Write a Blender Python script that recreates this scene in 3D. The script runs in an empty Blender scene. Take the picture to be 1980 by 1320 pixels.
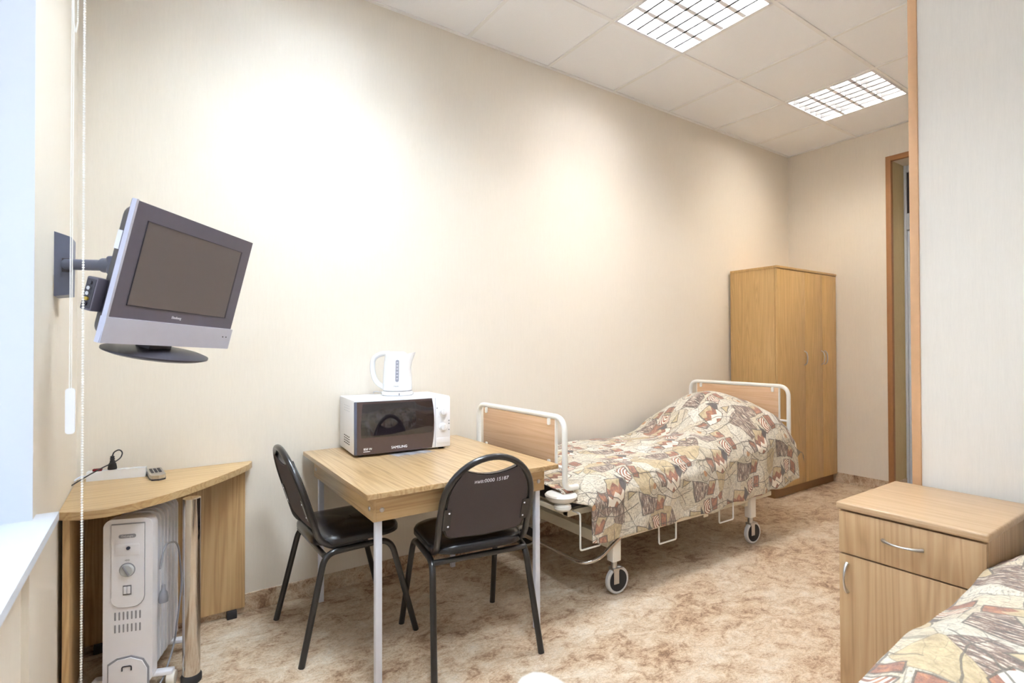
import bpy, bmesh, math, random
from mathutils import Vector, Matrix, Euler
random.seed(7)
PI = math.pi
sc = bpy.context.scene
col = sc.collection

# ------------------------------------------------------------------ camera, world, exposure
cam_d = bpy.data.cameras.new('camera'); cam = bpy.data.objects.new('camera', cam_d); col.objects.link(cam)
F_PX, YAW, PIT, ROL = 1022.77, .5973, .0106, -.0030
cam_d.sensor_width = 36; cam_d.lens = 36*F_PX/1980; cam_d.clip_start = .02
fw = Vector((math.sin(YAW)*math.cos(PIT), math.cos(YAW)*math.cos(PIT), math.sin(PIT)))
rt = Vector((math.cos(YAW), -math.sin(YAW), 0)); up = rt.cross(fw)
r2 = rt*math.cos(ROL)+up*math.sin(ROL); u2 = -rt*math.sin(ROL)+up*math.cos(ROL)
M = Matrix(((r2.x, u2.x, -fw.x, .2491), (r2.y, u2.y, -fw.y, -2.7296), (r2.z, u2.z, -fw.z, 1.2197), (0, 0, 0, 1)))
cam.matrix_world = M
cam_d.dof.use_dof = True; cam_d.dof.focus_distance = 2.6; cam_d.dof.aperture_fstop = 5.0
sc.camera = cam
sc.view_settings.view_transform = 'Standard'; sc.view_settings.look = 'None'
sc.view_settings.exposure = 2.18; sc.view_settings.gamma = 1; sc.view_settings.use_curve_mapping = False
W = bpy.data.worlds.new('sky'); sc.world = W; W.use_nodes = True
bg = W.node_tree.nodes['Background']; bg.inputs[0].default_value = (.80, .88, 1, 1); bg.inputs[1].default_value = .52
TUBES = {'cool': ((.78, .90, 1), 44.0), 'pale': ((.80, .91, 1), 47.0), 'neutral': ((.98, .97, .97), 31.0), 'warm': ((1, .91, .78), 17.0)}   # colour and strength of the tubes
H = 3.055             # ceiling height
RX = 5.36             # far wall
pl = bpy.data.lights.new('window_portal', 'AREA'); pl.shape = 'RECTANGLE'; pl.size = 1.8; pl.size_y = 2.0
pl.cycles.is_portal = True
plo = bpy.data.objects.new('window_portal', pl); col.objects.link(plo)
plo.location = (-.40, -1.93, 1.70); plo.rotation_euler = (0, -PI/2, 0)

# ------------------------------------------------------------------ helpers: materials
def lin(c):
    if isinstance(c, str):
        c = [int(c[i:i+2], 16)/255 for i in (0, 2, 4)]
    return tuple((x/12.92 if x <= .04045 else ((x+.055)/1.055)**2.4) for x in c)+(1,)
class NT:
    def __init__(s, name):
        s.m = bpy.data.materials.new(name); s.m.use_nodes = True; s.t = s.m.node_tree
        s.b = s.t.nodes['Principled BSDF']
    def n(s, typ, **k):
        nd = s.t.nodes.new(typ)
        for a, v in k.items(): setattr(nd, a, v)
        return nd
    def l(s, a, b): s.t.links.new(a, b)
    def math(s, op, a, b=None, c=None):
        nd = s.n('ShaderNodeMath', operation=op)
        for i, v in enumerate((a, b, c)):
            if v is None: continue
            if isinstance(v, (int, float)): nd.inputs[i].default_value = v
            else: s.l(v, nd.inputs[i])
        return nd.outputs[0]
    def noise(s, vec, scale, detail=3, rough=.5, dist=0):
        nd = s.n('ShaderNodeTexNoise'); nd.inputs['Scale'].default_value = scale
        nd.inputs['Detail'].default_value = detail; nd.inputs['Roughness'].default_value = rough
        nd.inputs['Distortion'].default_value = dist
        if vec is not None: s.l(vec, nd.inputs['Vector'])
        return nd.outputs[0]
    def mapping(s, vec, scale=(1, 1, 1), rot=(0, 0, 0), loc=(0, 0, 0)):
        nd = s.n('ShaderNodeMapping'); nd.inputs['Scale'].default_value = scale
        nd.inputs['Rotation'].default_value = rot; nd.inputs['Location'].default_value = loc
        s.l(vec, nd.inputs['Vector']); return nd.outputs[0]
    def ramp(s, fac, stops):
        nd = s.n('ShaderNodeValToRGB'); e = nd.color_ramp.elements
        while len(e) < len(stops): e.new(.5)
        for x, (p, c) in zip(e, stops): x.position = p; x.color = lin(c) if not (isinstance(c, tuple) and len(c) == 4) else c
        s.l(fac, nd.inputs[0]); return nd.outputs[0]
    def mix(s, fac, a, b, mode='MIX'):
        nd = s.n('ShaderNodeMix', data_type='RGBA', blend_type=mode)
        for i, v in ((0, fac), (6, a), (7, b)):
            if isinstance(v, (int, float)): nd.inputs[i].default_value = v
            elif isinstance(v, (str, tuple)): nd.inputs[i].default_value = lin(v) if isinstance(v, str) else v
            else: s.l(v, nd.inputs[i])
        return nd.outputs[2]
    def bump(s, h, strength=.2, dist=.002):
        nd = s.n('ShaderNodeBump'); nd.inputs['Strength'].default_value = strength; nd.inputs['Distance'].default_value = dist
        s.l(h, nd.inputs['Height']); s.l(nd.outputs[0], s.b.inputs['Normal'])
    def obj(s): return s.n('ShaderNodeTexCoord').outputs['Object']
def plain(name, c, rough=.5, metal=0, var=.06, scale=40, coat=0, bump=0, trans=0, spec=None):
    t = NT(name); v = t.obj(); f = t.noise(v, scale, 3)
    c = lin(c); d = tuple(x*(1-var) for x in c[:3])+(1,); e = tuple(min(1, x*(1+var)) for x in c[:3])+(1,)
    t.l(t.mix(f, d, e), t.b.inputs['Base Color'])
    t.b.inputs['Roughness'].default_value = rough; t.b.inputs['Metallic'].default_value = metal
    t.b.inputs['Coat Weight'].default_value = coat; t.b.inputs['Transmission Weight'].default_value = trans
    if spec is not None: t.b.inputs['Specular IOR Level'].default_value = spec
    if bump: t.bump(f, bump)
    return t.m
def wood(name, light, mid, dark, axis, rough=.38, grain=1.0, coat=.15):
    t = NT(name); v = t.obj()
    long_, cross = .9*grain, 22*grain
    s = [cross]*3; s['xyz'.index(axis)] = long_
    mv = t.mapping(v, tuple(s))
    warp = t.noise(mv, .55, 2, .5, .6)
    wv = t.math('MULTIPLY', warp, 9.0)
    rings = t.math('FRACT', wv)
    rings = t.math('PINGPONG', rings, .5)
    fine_s = [150*grain]*3; fine_s['xyz'.index(axis)] = 3.5*grain
    fine = t.noise(t.mapping(v, tuple(fine_s)), 1, 3, .6)
    f = t.math('ADD', t.math('MULTIPLY', rings, .75), t.math('MULTIPLY', fine, .62))
    c = t.ramp(f, [(.18, dark), (.42, mid), (.68, light)])
    t.l(c, t.b.inputs['Base Color']); t.b.inputs['Roughness'].default_value = rough
    t.b.inputs['Coat Weight'].default_value = coat; t.b.inputs['Coat Roughness'].default_value = .25
    t.bump(fine, .05, .001)
    return t.m
def wallpaper(name, a, b):
    t = NT(name); v = t.obj()
    f1 = t.noise(t.mapping(v, (420, 420, 26)), 1, 3, .6)
    f2 = t.noise(t.mapping(v, (110, 110, 7)), 1, 2, .5)
    f = t.math('ADD', t.math('MULTIPLY', f1, .6), t.math('MULTIPLY', f2, .4))
    t.l(t.ramp(f, [(.35, a), (.62, b)]), t.b.inputs['Base Color'])
    t.b.inputs['Roughness'].default_value = .78; t.b.inputs['Specular IOR Level'].default_value = .25
    t.bump(f1, .12, .001); return t.m
def floor_mat():
    t = NT('marbled brown linoleum'); v = t.obj()
    mv = t.mapping(v, (1, 1.35, 1), (0, 0, .45))
    big = t.noise(mv, 2.6, 5, .62, .8)
    mid = t.noise(mv, 9, 6, .68, 1.1)
    fine = t.noise(t.mapping(v, (1, 1.6, 1), (0, 0, .3)), 42, 5, .7, 1.6)
    f = t.math('ADD', t.math('MULTIPLY', big, .38), t.math('MULTIPLY', mid, .62))
    f = t.math('ADD', f, t.math('MULTIPLY', t.math('SUBTRACT', fine, .5), .42))
    c = t.ramp(f, [(.32, '745742'), (.40, '997a5f'), (.465, 'bfa487'), (.54, 'd1bca2'), (.66, 'dfd2c0')])
    # thin dark veins
    vn = t.noise(mv, 16, 6, .72, 2.2)
    ve = t.math('LESS_THAN', t.math('ABSOLUTE', t.math('SUBTRACT', vn, .5)), .008)
    c = t.mix(t.math('MULTIPLY', ve, .55), c, '5a3d28')
    t.l(c, t.b.inputs['Base Color']); t.b.inputs['Roughness'].default_value = .42
    t.b.inputs['Specular IOR Level'].default_value = .35
    t.bump(fine, .06, .001); return t.m
def tapestry(name):
    """woven coverlet: repeating abstract motif of dark wedges, rust zigzag shards and inked lines (uses UV in metres)"""
    t = NT(name); uv = t.n('ShaderNodeTexCoord').outputs['UV']
    wob = t.n('ShaderNodeTexNoise'); wob.inputs['Scale'].default_value = 9; wob.inputs['Detail'].default_value = 2; t.l(uv, wob.inputs['Vector'])
    vm = t.n('ShaderNodeVectorMath', operation='SUBTRACT'); t.l(wob.outputs['Color'], vm.inputs[0]); vm.inputs[1].default_value = (.5, .5, .5)
    vs = t.n('ShaderNodeVectorMath', operation='SCALE'); t.l(vm.outputs[0], vs.inputs[0]); vs.inputs['Scale'].default_value = .034
    va = t.n('ShaderNodeVectorMath', operation='ADD'); t.l(uv, va.inputs[0]); t.l(vs.outputs[0], va.inputs[1])
    sp = t.n('ShaderNodeSeparateXYZ'); t.l(va.outputs[0], sp.inputs[0])
    TX, TY = .42, .27
    yv = t.math('DIVIDE', sp.outputs[1], TY); row = t.math('FLOOR', yv)
    xv = t.math('ADD', t.math('DIVIDE', sp.outputs[0], TX), t.math('MULTIPLY', row, .37))
    x = t.math('FRACT', xv); y = t.math('FRACT', yv)
    # zigzag helper (height of a saw line)
    zz = t.math('MULTIPLY', t.math('PINGPONG', t.math('MULTIPLY', x, 9.0), .5), .20)
    def poly(pts):
        out = None; n = len(pts)
        for i in range(n):
            (x0, y0), (x1, y1) = pts[i], pts[(i+1) % n]
            nx, ny = (y1-y0), -(x1-x0); L = math.hypot(nx, ny); nx /= L; ny /= L
            cx = sum(p[0] for p in pts)/n; cy = sum(p[1] for p in pts)/n
            if (cx-x0)*nx+(cy-y0)*ny < 0: nx, ny = -nx, -ny
            e = t.math('MULTIPLY_ADD', y, ny, t.math('MULTIPLY_ADD', x, nx, -(x0*nx+y0*ny)))
            out = e if out is None else t.math('MINIMUM', out, e)
        return out
    # ground: pale shards with ink hatching
    vo = t.n('ShaderNodeTexVoronoi'); vo.inputs['Scale'].default_value = 9.5; t.l(va.outputs[0], vo.inputs['Vector'])
    ve = t.n('ShaderNodeTexVoronoi', feature='DISTANCE_TO_EDGE'); ve.inputs['Scale'].default_value = 9.5; t.l(va.outputs[0], ve.inputs['Vector'])
    s3 = t.n('ShaderNodeSeparateXYZ'); t.l(vo.outputs['Color'], s3.inputs[0])
    ground = t.ramp(s3.outputs[0], [(0, 'ddd5c4'), (.3, 'cec6b4'), (.5, 'd6c8ae'), (.72, 'c2b69d'), (.86, 'e2dccf'), (1, 'b8ac95')])
    hat = t.noise(t.mapping(va.outputs[0], (55, 210, 1), (0, 0, .5)), 1, 3, .7, .6)
    hat2 = t.noise(t.mapping(va.outputs[0], (240, 60, 1), (0, 0, .3)), 1, 3, .7, .6)
    hsel = t.math('GREATER_THAN', s3.outputs[1], .5)
    hm = t.n('ShaderNodeMix', data_type='FLOAT'); t.l(hsel, hm.inputs[0]); t.l(hat, hm.inputs[2]); t.l(hat2, hm.inputs[3])
    hk = t.ramp(hm.outputs[0], [(.38, (0, 0, 0, 1)), (.50, (1, 1, 1, 1))])
    c = t.mix(.55, ground, hk, 'MULTIPLY')
    streak = t.noise(t.mapping(va.outputs[0], (170, 22, 1)), 1, 4, .75)
    dark_c = t.ramp(streak, [(.40, '2f2229'), (.49, '5d4038'), (.53, '7d5a48'), (.58, 'd8ccb8')])
    rust_n = t.noise(t.mapping(va.outputs[0], (60, 40, 1)), 1, 4, .7)
    rust_c = t.ramp(rust_n, [(.35, '5e2f20'), (.5, '8a4a2e'), (.62, 'a86b40')])
    tan_c = t.ramp(rust_n, [(.4, 'a18c66'), (.6, 'c3ae84')])
    zsel = s3.outputs[2]
    c = t.mix(t.math('GREATER_THAN', zsel, .84), c, tan_c); c = t.mix(t.math('GREATER_THAN', zsel, .90), c, rust_c)
    c = t.mix(t.math('GREATER_THAN', zsel, .93), c, dark_c)
    mot = t.noise(va.outputs[0], 26, 5, .75, 1.2)
    c = t.mix(t.ramp(mot, [(.50, (0, 0, 0, 1)), (.66, (.45, .45, .45, 1))]), c, '8d7358')
    line = t.math('LESS_THAN', ve.outputs['Distance'], .010)
    lines = t.math('MULTIPLY', line, .55)
    v2 = t.n('ShaderNodeTexVoronoi', feature='DISTANCE_TO_EDGE'); v2.inputs['Scale'].default_value = 24; v2.inputs['Randomness'].default_value = 1
    w2 = t.n('ShaderNodeVectorMath', operation='ADD'); t.l(va.outputs[0], w2.inputs[0]); w2.inputs[1].default_value = (.13, .41, 0); t.l(w2.outputs[0], v2.inputs['Vector'])
    scr = t.math('MULTIPLY', t.math('LESS_THAN', v2.outputs['Distance'], .016), .32)
    lines = t.math('MAXIMUM', lines, scr)
    def paint(c, lines, pts, colr, w=.0075):
        e = poly(pts); m = t.math('GREATER_THAN', e, 0.0)
        c = t.mix(m, c, colr)
        # hide ground lines inside, draw own outline
        lines = t.math('MULTIPLY', lines, t.math('SUBTRACT', 1.0, m))
        ln = t.math('LESS_THAN', t.math('ABSOLUTE', e), w)
        return c, t.math('MAXIMUM', lines, t.math('MULTIPLY', ln, .85))
    def split(base, top, ylev):   # zigzag split of a shard: above colour base, below colour top
        m = t.math('GREATER_THAN', t.math('ADD', y, zz), ylev)
        return t.mix(m, base, top)
    pale = '%s' % 'e6dccb'
    c, lines = paint(c, lines, [(.02, .45), (.36, .25), (.25, .02), (.05, .02)], dark_c)
    house = split(rust_c, tan_c, .26)
    c, lines = paint(c, lines, [(.36, .33), (.50, .27), (.44, .03), (.30, .05)], house)
    big = split(split(rust_c, pale, .44), split(rust_c, tan_c, .74), .60)
    c, lines = paint(c, lines, [(.60, .86), (.80, .76), (.79, .42), (.66, .33), (.52, .44)], big)
    c, lines = paint(c, lines, [(.78, .86), (.87, .66), (.80, .56), (.77, .64)], '33262f')
    c, lines = paint(c, lines, [(.42, .74), (.53, .66), (.52, .46), (.44, .44)], split(dark_c, rust_c, .62))
    # wavy brown and white stripes
    rr = t.math('SQRT', t.math('ADD', t.math('POWER', t.math('SUBTRACT', x, 1.02), 2.0), t.math('POWER', t.math('SUBTRACT', y, .80), 2.0)))
    st = t.math('GREATER_THAN', t.math('FRACT', t.math('MULTIPLY', rr, 24.0)), .45)
    stripes = t.mix(st, pale, rust_c)
    c, lines = paint(c, lines, [(.84, .95), (.985, .97), (.985, .70), (.88, .62)], stripes)
    c, lines = paint(c, lines, [(.02, .97), (.13, .95), (.11, .70), (.02, .72)], rust_c)
    c, lines = paint(c, lines, [(.86, .52), (.985, .46), (.86, .36)], tan_c, .008)
    # ochre moon and long inked arcs
    def ring(cx, cy, r, sx=1.0):
        d = t.math('SQRT', t.math('ADD', t.math('POWER', t.math('MULTIPLY', t.math('SUBTRACT', x, cx), 1.55), 2.0), t.math('POWER', t.math('SUBTRACT', y, cy), 2.0)))
        return d
    d1 = ring(.30, .50, 0); c = t.mix(t.math('LESS_THAN', d1, .055), c, 'a9733f')
    lines = t.math('MAXIMUM', lines, t.math('LESS_THAN', t.math('ABSOLUTE', t.math('SUBTRACT', d1, .16)), .006))
    d2 = ring(.75, .98, 0); lines = t.math('MAXIMUM', lines, t.math('MULTIPLY', t.math('LESS_THAN', t.math('ABSOLUTE', t.math('SUBTRACT', d2, .80)), .008), .85))
    d3 = ring(.15, -.5, 0); lines = t.math('MAXIMUM', lines, t.math('MULTIPLY', t.math('LESS_THAN', t.math('ABSOLUTE', t.math('SUBTRACT', d3, 1.28)), .008), .85))
    c = t.mix(lines, c, '332922')
    weave = t.noise(va.outputs[0], 420, 2, .6)
    c = t.mix(t.math('MULTIPLY', weave, .25), c, 'fff6e8')
    t.l(c, t.b.inputs['Base Color']); t.b.inputs['Roughness'].default_value = .9
    t.b.inputs['Specular IOR Level'].default_value = .15; t.b.inputs['Sheen Weight'].default_value = .15
    t.bump(weave, .25, .001)
    return t.m

PAPER = wallpaper('cream wallpaper', 'e8dfd1', 'ece3d5')
PAPERR = wallpaper('pale wallpaper', 'ebe5dc', 'efe9e0')
FLOOR = floor_mat()
TILE = plain('ceiling tile', 'fafafc', .9, var=.04, scale=260, bump=.15)
GRID = plain('ceiling bar', 'f4f2f0', .5, var=.02)
PVC = plain('white plastic', 'dfe6f2', .3, var=.01)
WHITE = plain('white enamel', 'f2efe8', .32, var=.02, coat=.3)
CREAM = plain('cream enamel', 'e9dfc8', .38, var=.03, coat=.2)
CHROME = plain('chrome', 'd2cdc8', .12, 1, var=.03)
STEEL = plain('satin steel', 'c9c7c6', .28, 1, var=.03)
BLACKM = plain('black enamel', '1e1c1d', .28, var=.08, coat=.4)
VINYL = plain('black vinyl', '1e1c1f', .27, var=.12, scale=300, bump=.2, coat=.1)
BOARD = plain('dark brown fibreboard', '443a3a', .75, var=.14, scale=350, bump=.2)
RUB = plain('dark rubber', '2c2a2c', .7, var=.1)
TYRE = plain('pale grey rubber', 'cfcdcb', .55, var=.05)
TVGREY = plain('dark grey plastic', '5b5661', .35, var=.04)
TVBLK = plain('black plastic', '35323a', .38, var=.06)
TVSIL = plain('silver plastic', 'c0c1d0', .3, .12, var=.03)
SCREEN = plain('screen', '5f5654', .36, var=.06, scale=900)
MOUNT = plain('blue grey metal', '686c80', .4, .3, var=.04)
LETTER = plain('pale lettering', 'e8e8f0', .5, var=.02)
LETGREY = plain('grey lettering', '77767c', .5, var=.02)
RADW = plain('radiator white', 'f6f5fb', .35, var=.02, coat=.2)
RADG = plain('radiator detail grey', '97979f', .4, var=.03)  # grey of the groove outlines, vents, badge, dial trim and cable
RED = plain('red plastic', '7a1420', .25, var=.05)
BROWND = plain('smoked door glass', '4a3a38', .08, var=.03, coat=.6)
SMOKE = plain('darker door window', '201a20', .05, var=.03, coat=.8)
KETW = plain('kettle white plastic', 'f4f4f6', .25, var=.01, coat=.3)
KETG = plain('kettle gauge', '9a9ba8', .3, var=.04)
MWHITE = plain('microwave white', 'f0f0f4', .32, var=.01, coat=.2)
LEGW = plain('table leg white', 'dfe2ee', .35, var=.02)
OAK_T = wood('light oak laminate along x', 'c4a87f', 'b5956a', '94744a', 'y', .28, 1.0, .3)
OAK_X = wood('oak laminate grain x', 'c6a87c', 'bb9b6d', 'a6855a', 'x', .38)
OAK_Y = wood('oak laminate grain y', 'c6a87c', 'bb9b6d', 'a6855a', 'y', .38)
OAK_Z = wood('oak laminate grain z', 'cdab7b', 'c09c6c', 'ab8858', 'z', .42)
OAK_N = wood('nightstand laminate grain z', 'bf9f78', 'b4926a', 'a08059', 'z', .42)
OAK_NT = wood('nightstand top laminate', 'c2a482', 'ba9b76', 'ae8e69', 'y', .36)
OAK_W = wood('wardrobe laminate', 'd4ae74', 'caa46a', 'bd985f', 'z', .42, 1.6)
BEECH = wood('beech board', 'd6b28e', 'cfa883', 'c49b76', 'y', .42)
TRIM = plain('pinkish wood trim', 'd2a67c', .5, var=.06)
CASE = plain('brown door casing', 'a9784c', .5, var=.06)
RECESS = wallpaper('tan wallpaper of the recess', 'cdb98c', 'd8c69b')
COVER = tapestry('patterned tapestry')
MATT = plain('dark mattress ticking', '2b2a30', .8, var=.1)

# ------------------------------------------------------------------ helpers: shapes
def finish(bm, angle=35):
    bmesh.ops.recalc_face_normals(bm, faces=bm.faces[:])
    for f in bm.faces: f.smooth = True
    for e in bm.edges:
        if len(e.link_faces) == 2 and e.calc_face_angle(0) > math.radians(angle): e.smooth = False
def obj(name, bm, mat, parent=None, loc=None, fin=True, rot=None):
    if fin: finish(bm)
    me = bpy.data.meshes.new(name); bm.to_mesh(me); bm.free()
    o = bpy.data.objects.new(name, me); col.objects.link(o)
    for m in (mat if isinstance(mat, (list, tuple)) else [mat]): me.materials.append(m)
    if parent is not None: o.parent = parent
    if loc is not None: o.location = loc
    if rot is not None: o.rotation_euler = rot
    return o
def tag(o, label=None, cat=None, group=None, kind=None):
    if label: o['label'] = label
    if cat: o['category'] = cat
    if group: o['group'] = group
    if kind: o['kind'] = kind
    return o
def thing(name, label, cat, loc=(0, 0, 0), rz=0, group=None):
    o = bpy.data.objects.new(name, None); o.empty_display_size = .1; col.objects.link(o)
    o.location = loc; o.rotation_euler = (0, 0, rz)
    return tag(o, label, cat, group)
def struct(name, bm, m, parent=None, **k):
    o = obj(name, bm, m, parent, **k); o['kind'] = 'structure'; return o
def new(): return bmesh.new()
def box(bm, a, b, bev=0, seg=2, mi=0):
    x0, y0, z0 = [min(p, q) for p, q in zip(a, b)]; x1, y1, z1 = [max(p, q) for p, q in zip(a, b)]
    v = [bm.verts.new(p) for p in ((x0, y0, z0), (x1, y0, z0), (x1, y1, z0), (x0, y1, z0), (x0, y0, z1), (x1, y0, z1), (x1, y1, z1), (x0, y1, z1))]
    fs = [bm.faces.new([v[i] for i in q]) for q in ((3, 2, 1, 0), (4, 5, 6, 7), (0, 1, 5, 4), (1, 2, 6, 5), (2, 3, 7, 6), (3, 0, 4, 7))]
    for f in fs: f.material_index = mi
    if bev:
        es = list({e for f in fs for e in f.edges})
        bmesh.ops.bevel(bm, geom=es, offset=bev, segments=seg, affect='EDGES', profile=.5)
    return bm
def bx(a, b, bev=0, seg=2): return box(new(), a, b, bev, seg)
def fillet(pts, r, n=6):
    pts = [Vector(p) for p in pts]; out = [pts[0]]
    for i in range(1, len(pts)-1):
        p, a, b = pts[i], pts[i-1], pts[i+1]
        rr = r[i] if isinstance(r, (list, tuple)) else r
        da, db = (a-p), (b-p); rr_ = min(rr, da.length*.49, db.length*.49)
        s, e = p+da.normalized()*rr_, p+db.normalized()*rr_
        for k in range(n+1):
            u = k/n; out.append(s*(1-u)**2+p*2*u*(1-u)+e*u*u)
    out.append(pts[-1]); return out
def tube(bm, pts, r, n=12, closed=False, caps=True, flat=1.0):
    pts = [Vector(p) for p in pts]; q = [pts[0]]
    for p in pts[1:]:
        if (p-q[-1]).length > 1e-5: q.append(p)
    pts = q; N = len(pts)
    def tan(i):
        if closed: return (pts[(i+1) % N]-pts[i-1]).normalized()
        if i == 0: return (pts[1]-pts[0]).normalized()
        if i == N-1: return (pts[-1]-pts[-2]).normalized()
        return ((pts[i+1]-pts[i]).normalized()+(pts[i]-pts[i-1]).normalized()).normalized()
    t0 = tan(0); a = Vector((0, 0, 1)) if abs(t0.z) < .9 else Vector((1, 0, 0))
    u = (a-t0*a.dot(t0)).normalized(); rings = []
    for i in range(N):
        t = tan(i); u = (u-t*u.dot(t)).normalized(); w = t.cross(u)
        ri = r(i/(N-1)) if callable(r) else r
        rings.append([bm.verts.new(pts[i]+u*math.cos(2*PI*k/n)*ri+w*math.sin(2*PI*k/n)*ri*flat) for k in range(n)])
    for i in range(N if closed else N-1):
        A, B = rings[i], rings[(i+1) % N]
        for k in range(n): bm.faces.new((A[k], A[(k+1) % n], B[(k+1) % n], B[k]))
    if caps and not closed: bm.faces.new(rings[0][::-1]); bm.faces.new(rings[-1])
    return bm
def tb(pts, r, n=12, **k): return tube(new(), pts, r, n, **k)
def lathe(bm, prof, n=32, c=(0, 0, 0), axis='z', sx=1, sy=1):
    rings = []
    def P(x, y, z):
        if axis == 'x': x, y, z = z, x, y
        if axis == 'y': x, y, z = x, z, y
        return Vector((x+c[0], y+c[1], z+c[2]))
    for r, z in prof:
        if r < 1e-6: rings.append([bm.verts.new(P(0, 0, z))])
        else: rings.append([bm.verts.new(P(r*math.cos(2*PI*k/n)*sx, r*math.sin(2*PI*k/n)*sy, z)) for k in range(n)])
    for A, B in zip(rings, rings[1:]):
        for k in range(n):
            k2 = (k+1) % n
            if len(A) == 1 and len(B) == 1: continue
            if len(A) == 1: bm.faces.new((A[0], B[k], B[k2]))
            elif len(B) == 1: bm.faces.new((A[k], A[k2], B[0]))
            else: bm.faces.new((A[k], A[k2], B[k2], B[k]))
    if len(rings[0]) > 1: bm.faces.new(rings[0][::-1])
    if len(rings[-1]) > 1: bm.faces.new(rings[-1])
    return bm
def lt(prof, n=32, **k): return lathe(new(), prof, n, **k)
def prism(bm, pts, f, d):
    """pts 2D outline; f maps (u,v,w) to 3D; extruded w 0..d"""
    A = [bm.verts.new(f(u, v, 0)) for u, v in pts]; B = [bm.verts.new(f(u, v, d)) for u, v in pts]
    n = len(pts); bm.faces.new(A[::-1]); bm.faces.new(B)
    for i in range(n): bm.faces.new((A[i], A[(i+1) % n], B[(i+1) % n], B[i]))
    return bm
def bevel_all(bm, off, seg=2, ang=40):
    es = [e for e in bm.edges if len(e.link_faces) == 2 and e.calc_face_angle(0) > math.radians(ang)]
    bmesh.ops.bevel(bm, geom=es, offset=off, segments=seg, affect='EDGES', profile=.5); return bm
def rrect(w, h, r, n=5, cx=0, cy=0):
    out = []
    for qx, qy, a0 in ((1, 1, 0), (-1, 1, 90), (-1, -1, 180), (1, -1, 270)):
        for k in range(n+1):
            a = math.radians(a0+90*k/n); out.append((cx+qx*(w/2-r)+r*math.cos(a), cy+qy*(h/2-r)+r*math.sin(a)))
    return out
def text(s, size, ext=.0006):
    cu = bpy.data.curves.new('lettering', 'FONT'); cu.body = s; cu.size = size; cu.extrude = ext
    cu.align_x = 'CENTER'; cu.align_y = 'CENTER'
    o = bpy.data.objects.new('lettering', cu); col.objects.link(o)
    bpy.context.view_layer.update()
    me = bpy.data.meshes.new_from_object(o.evaluated_get(bpy.context.evaluated_depsgraph_get()))
    bm = new(); bm.from_mesh(me); bpy.data.objects.remove(o); bpy.data.curves.remove(cu); bpy.data.meshes.remove(me)
    return bm
def xf(bm, m): bmesh.ops.transform(bm, matrix=m, verts=bm.verts[:]); return bm
def T(x, y, z): return Matrix.Translation((x, y, z))
def R(a, ax): return Matrix.Rotation(a, 4, ax)

SPLIT = {'apron', 'side_apron', 'crossbeam', 'seat_crossbar', 'base_rail', 'riser', 'pedal_boss', 'bracket', 'rivet', 'screw', 'clip', 'panel_edge',
         'glide', 'foot', 'deck_frame', 'slat', 'manifold', 'reflector_bar', 'louver', 'button', 'outlet', 'indicator', 'rocker'}
def islands(bm):
    seen = set(); out = []
    for v in bm.verts:
        if v in seen: continue
        st = [v]; seen.add(v); isl = []
        while st:
            a = st.pop(); isl.append(a)
            for e in a.link_edges:
                b = e.other_vert(a)
                if b not in seen: seen.add(b); st.append(b)
        out.append(isl)
    return out
_obj = obj
def obj(name, bm, mat, parent=None, loc=None, fin=True, rot=None):
    k = dict(loc=loc, fin=fin, rot=rot)
    if name not in SPLIT: return _obj(name, bm, mat, parent, **k)
    first = None
    for isl in islands(bm):
        b = new(); mp = {v: b.verts.new(v.co) for v in isl}
        for f in {f for v in isl for f in v.link_faces}: b.faces.new([mp[v] for v in f.verts])
        o = _obj(name, b, mat, parent, **k); first = first or o
    bm.free(); return first

# ------------------------------------------------------------------ the room
bm = new(); box(bm, (-.5, -3.6, -.1), (6.2, .2, 0)); struct('floor', bm, FLOOR)
struct('wall_back', bx((-.5, 0, 0), (6.2, .2, H+.3)), PAPER)
# left wall with the window opening and a shallow niche below it
WY0, WY1, WZ0, WZ1 = -.94, -2.95, .787, 2.72
bm = new(); box(bm, (-.42, WY0, 0), (0, 0, H+.3)); box(bm, (-.42, -3.5, 0), (0, WY1, H+.3))
box(bm, (-.42, WY1, WZ1), (0, WY0, H+.3)); box(bm, (-.42, WY1, 0), (-.015, -.972, .764)); box(bm, (-.42, -.972, 0), (0, WY0, .764))
struct('wall_left', bm, PAPER)
struct('trim_1', bx((-.40, WY0-.004, WZ0), (.001, WY0, WZ1)), PVC)
bm = new(); prism(bm, [(-.40, WY1), (0, WY1), (0, -3.0), (.046, -3.0), (.046, -.885), (0, -.885), (0, WY0), (-.40, WY0)], lambda u, v, d: Vector((u, v, WZ0-.022+d)), .022); bevel_all(bm, .004)
struct('trim_2', bm, PVC)                                             # window sill board
bm = new()
for a, b in (((-.398, WY1+.07, WZ0+.001), (-.332, WY0-.07, WZ0+.07)), ((-.398, WY1+.07, WZ1-.07), (-.332, WY0-.07, WZ1-.001)), ((-.40, WY1, WZ0), (-.33, WY1+.07, WZ1)),
             ((-.40, WY0-.07, WZ0), (-.33, WY0, WZ1)), ((-.396, -1.98, WZ0+.07), (-.334, -1.91, WZ1-.07))):
    box(bm, a, b, .004)
win = struct('window_1', bm, PVC)
GL = NT('window glass'); GL.b.inputs['Transmission Weight'].default_value = 1; GL.b.inputs['Roughness'].default_value = 0; GL.b.inputs['IOR'].default_value = 1.02
struct('window_pane', bx((-.37, WY1, WZ0), (-.366, WY0, WZ1)), GL.m, win)
struct('wall_near', bx((-.5, -3.6, 0), (6.2, -3.5, H+.3)), PAPER)
PX, PY = 2.66, -1.916
struct('wall_partition', bx((PX, -3.5, 0), (6.1, PY, H+.3)), PAPERR)
struct('trim_3', bx((PX-.008, PY-.026, 0), (PX+.05, PY+.003, H), .002), TRIM)
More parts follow.
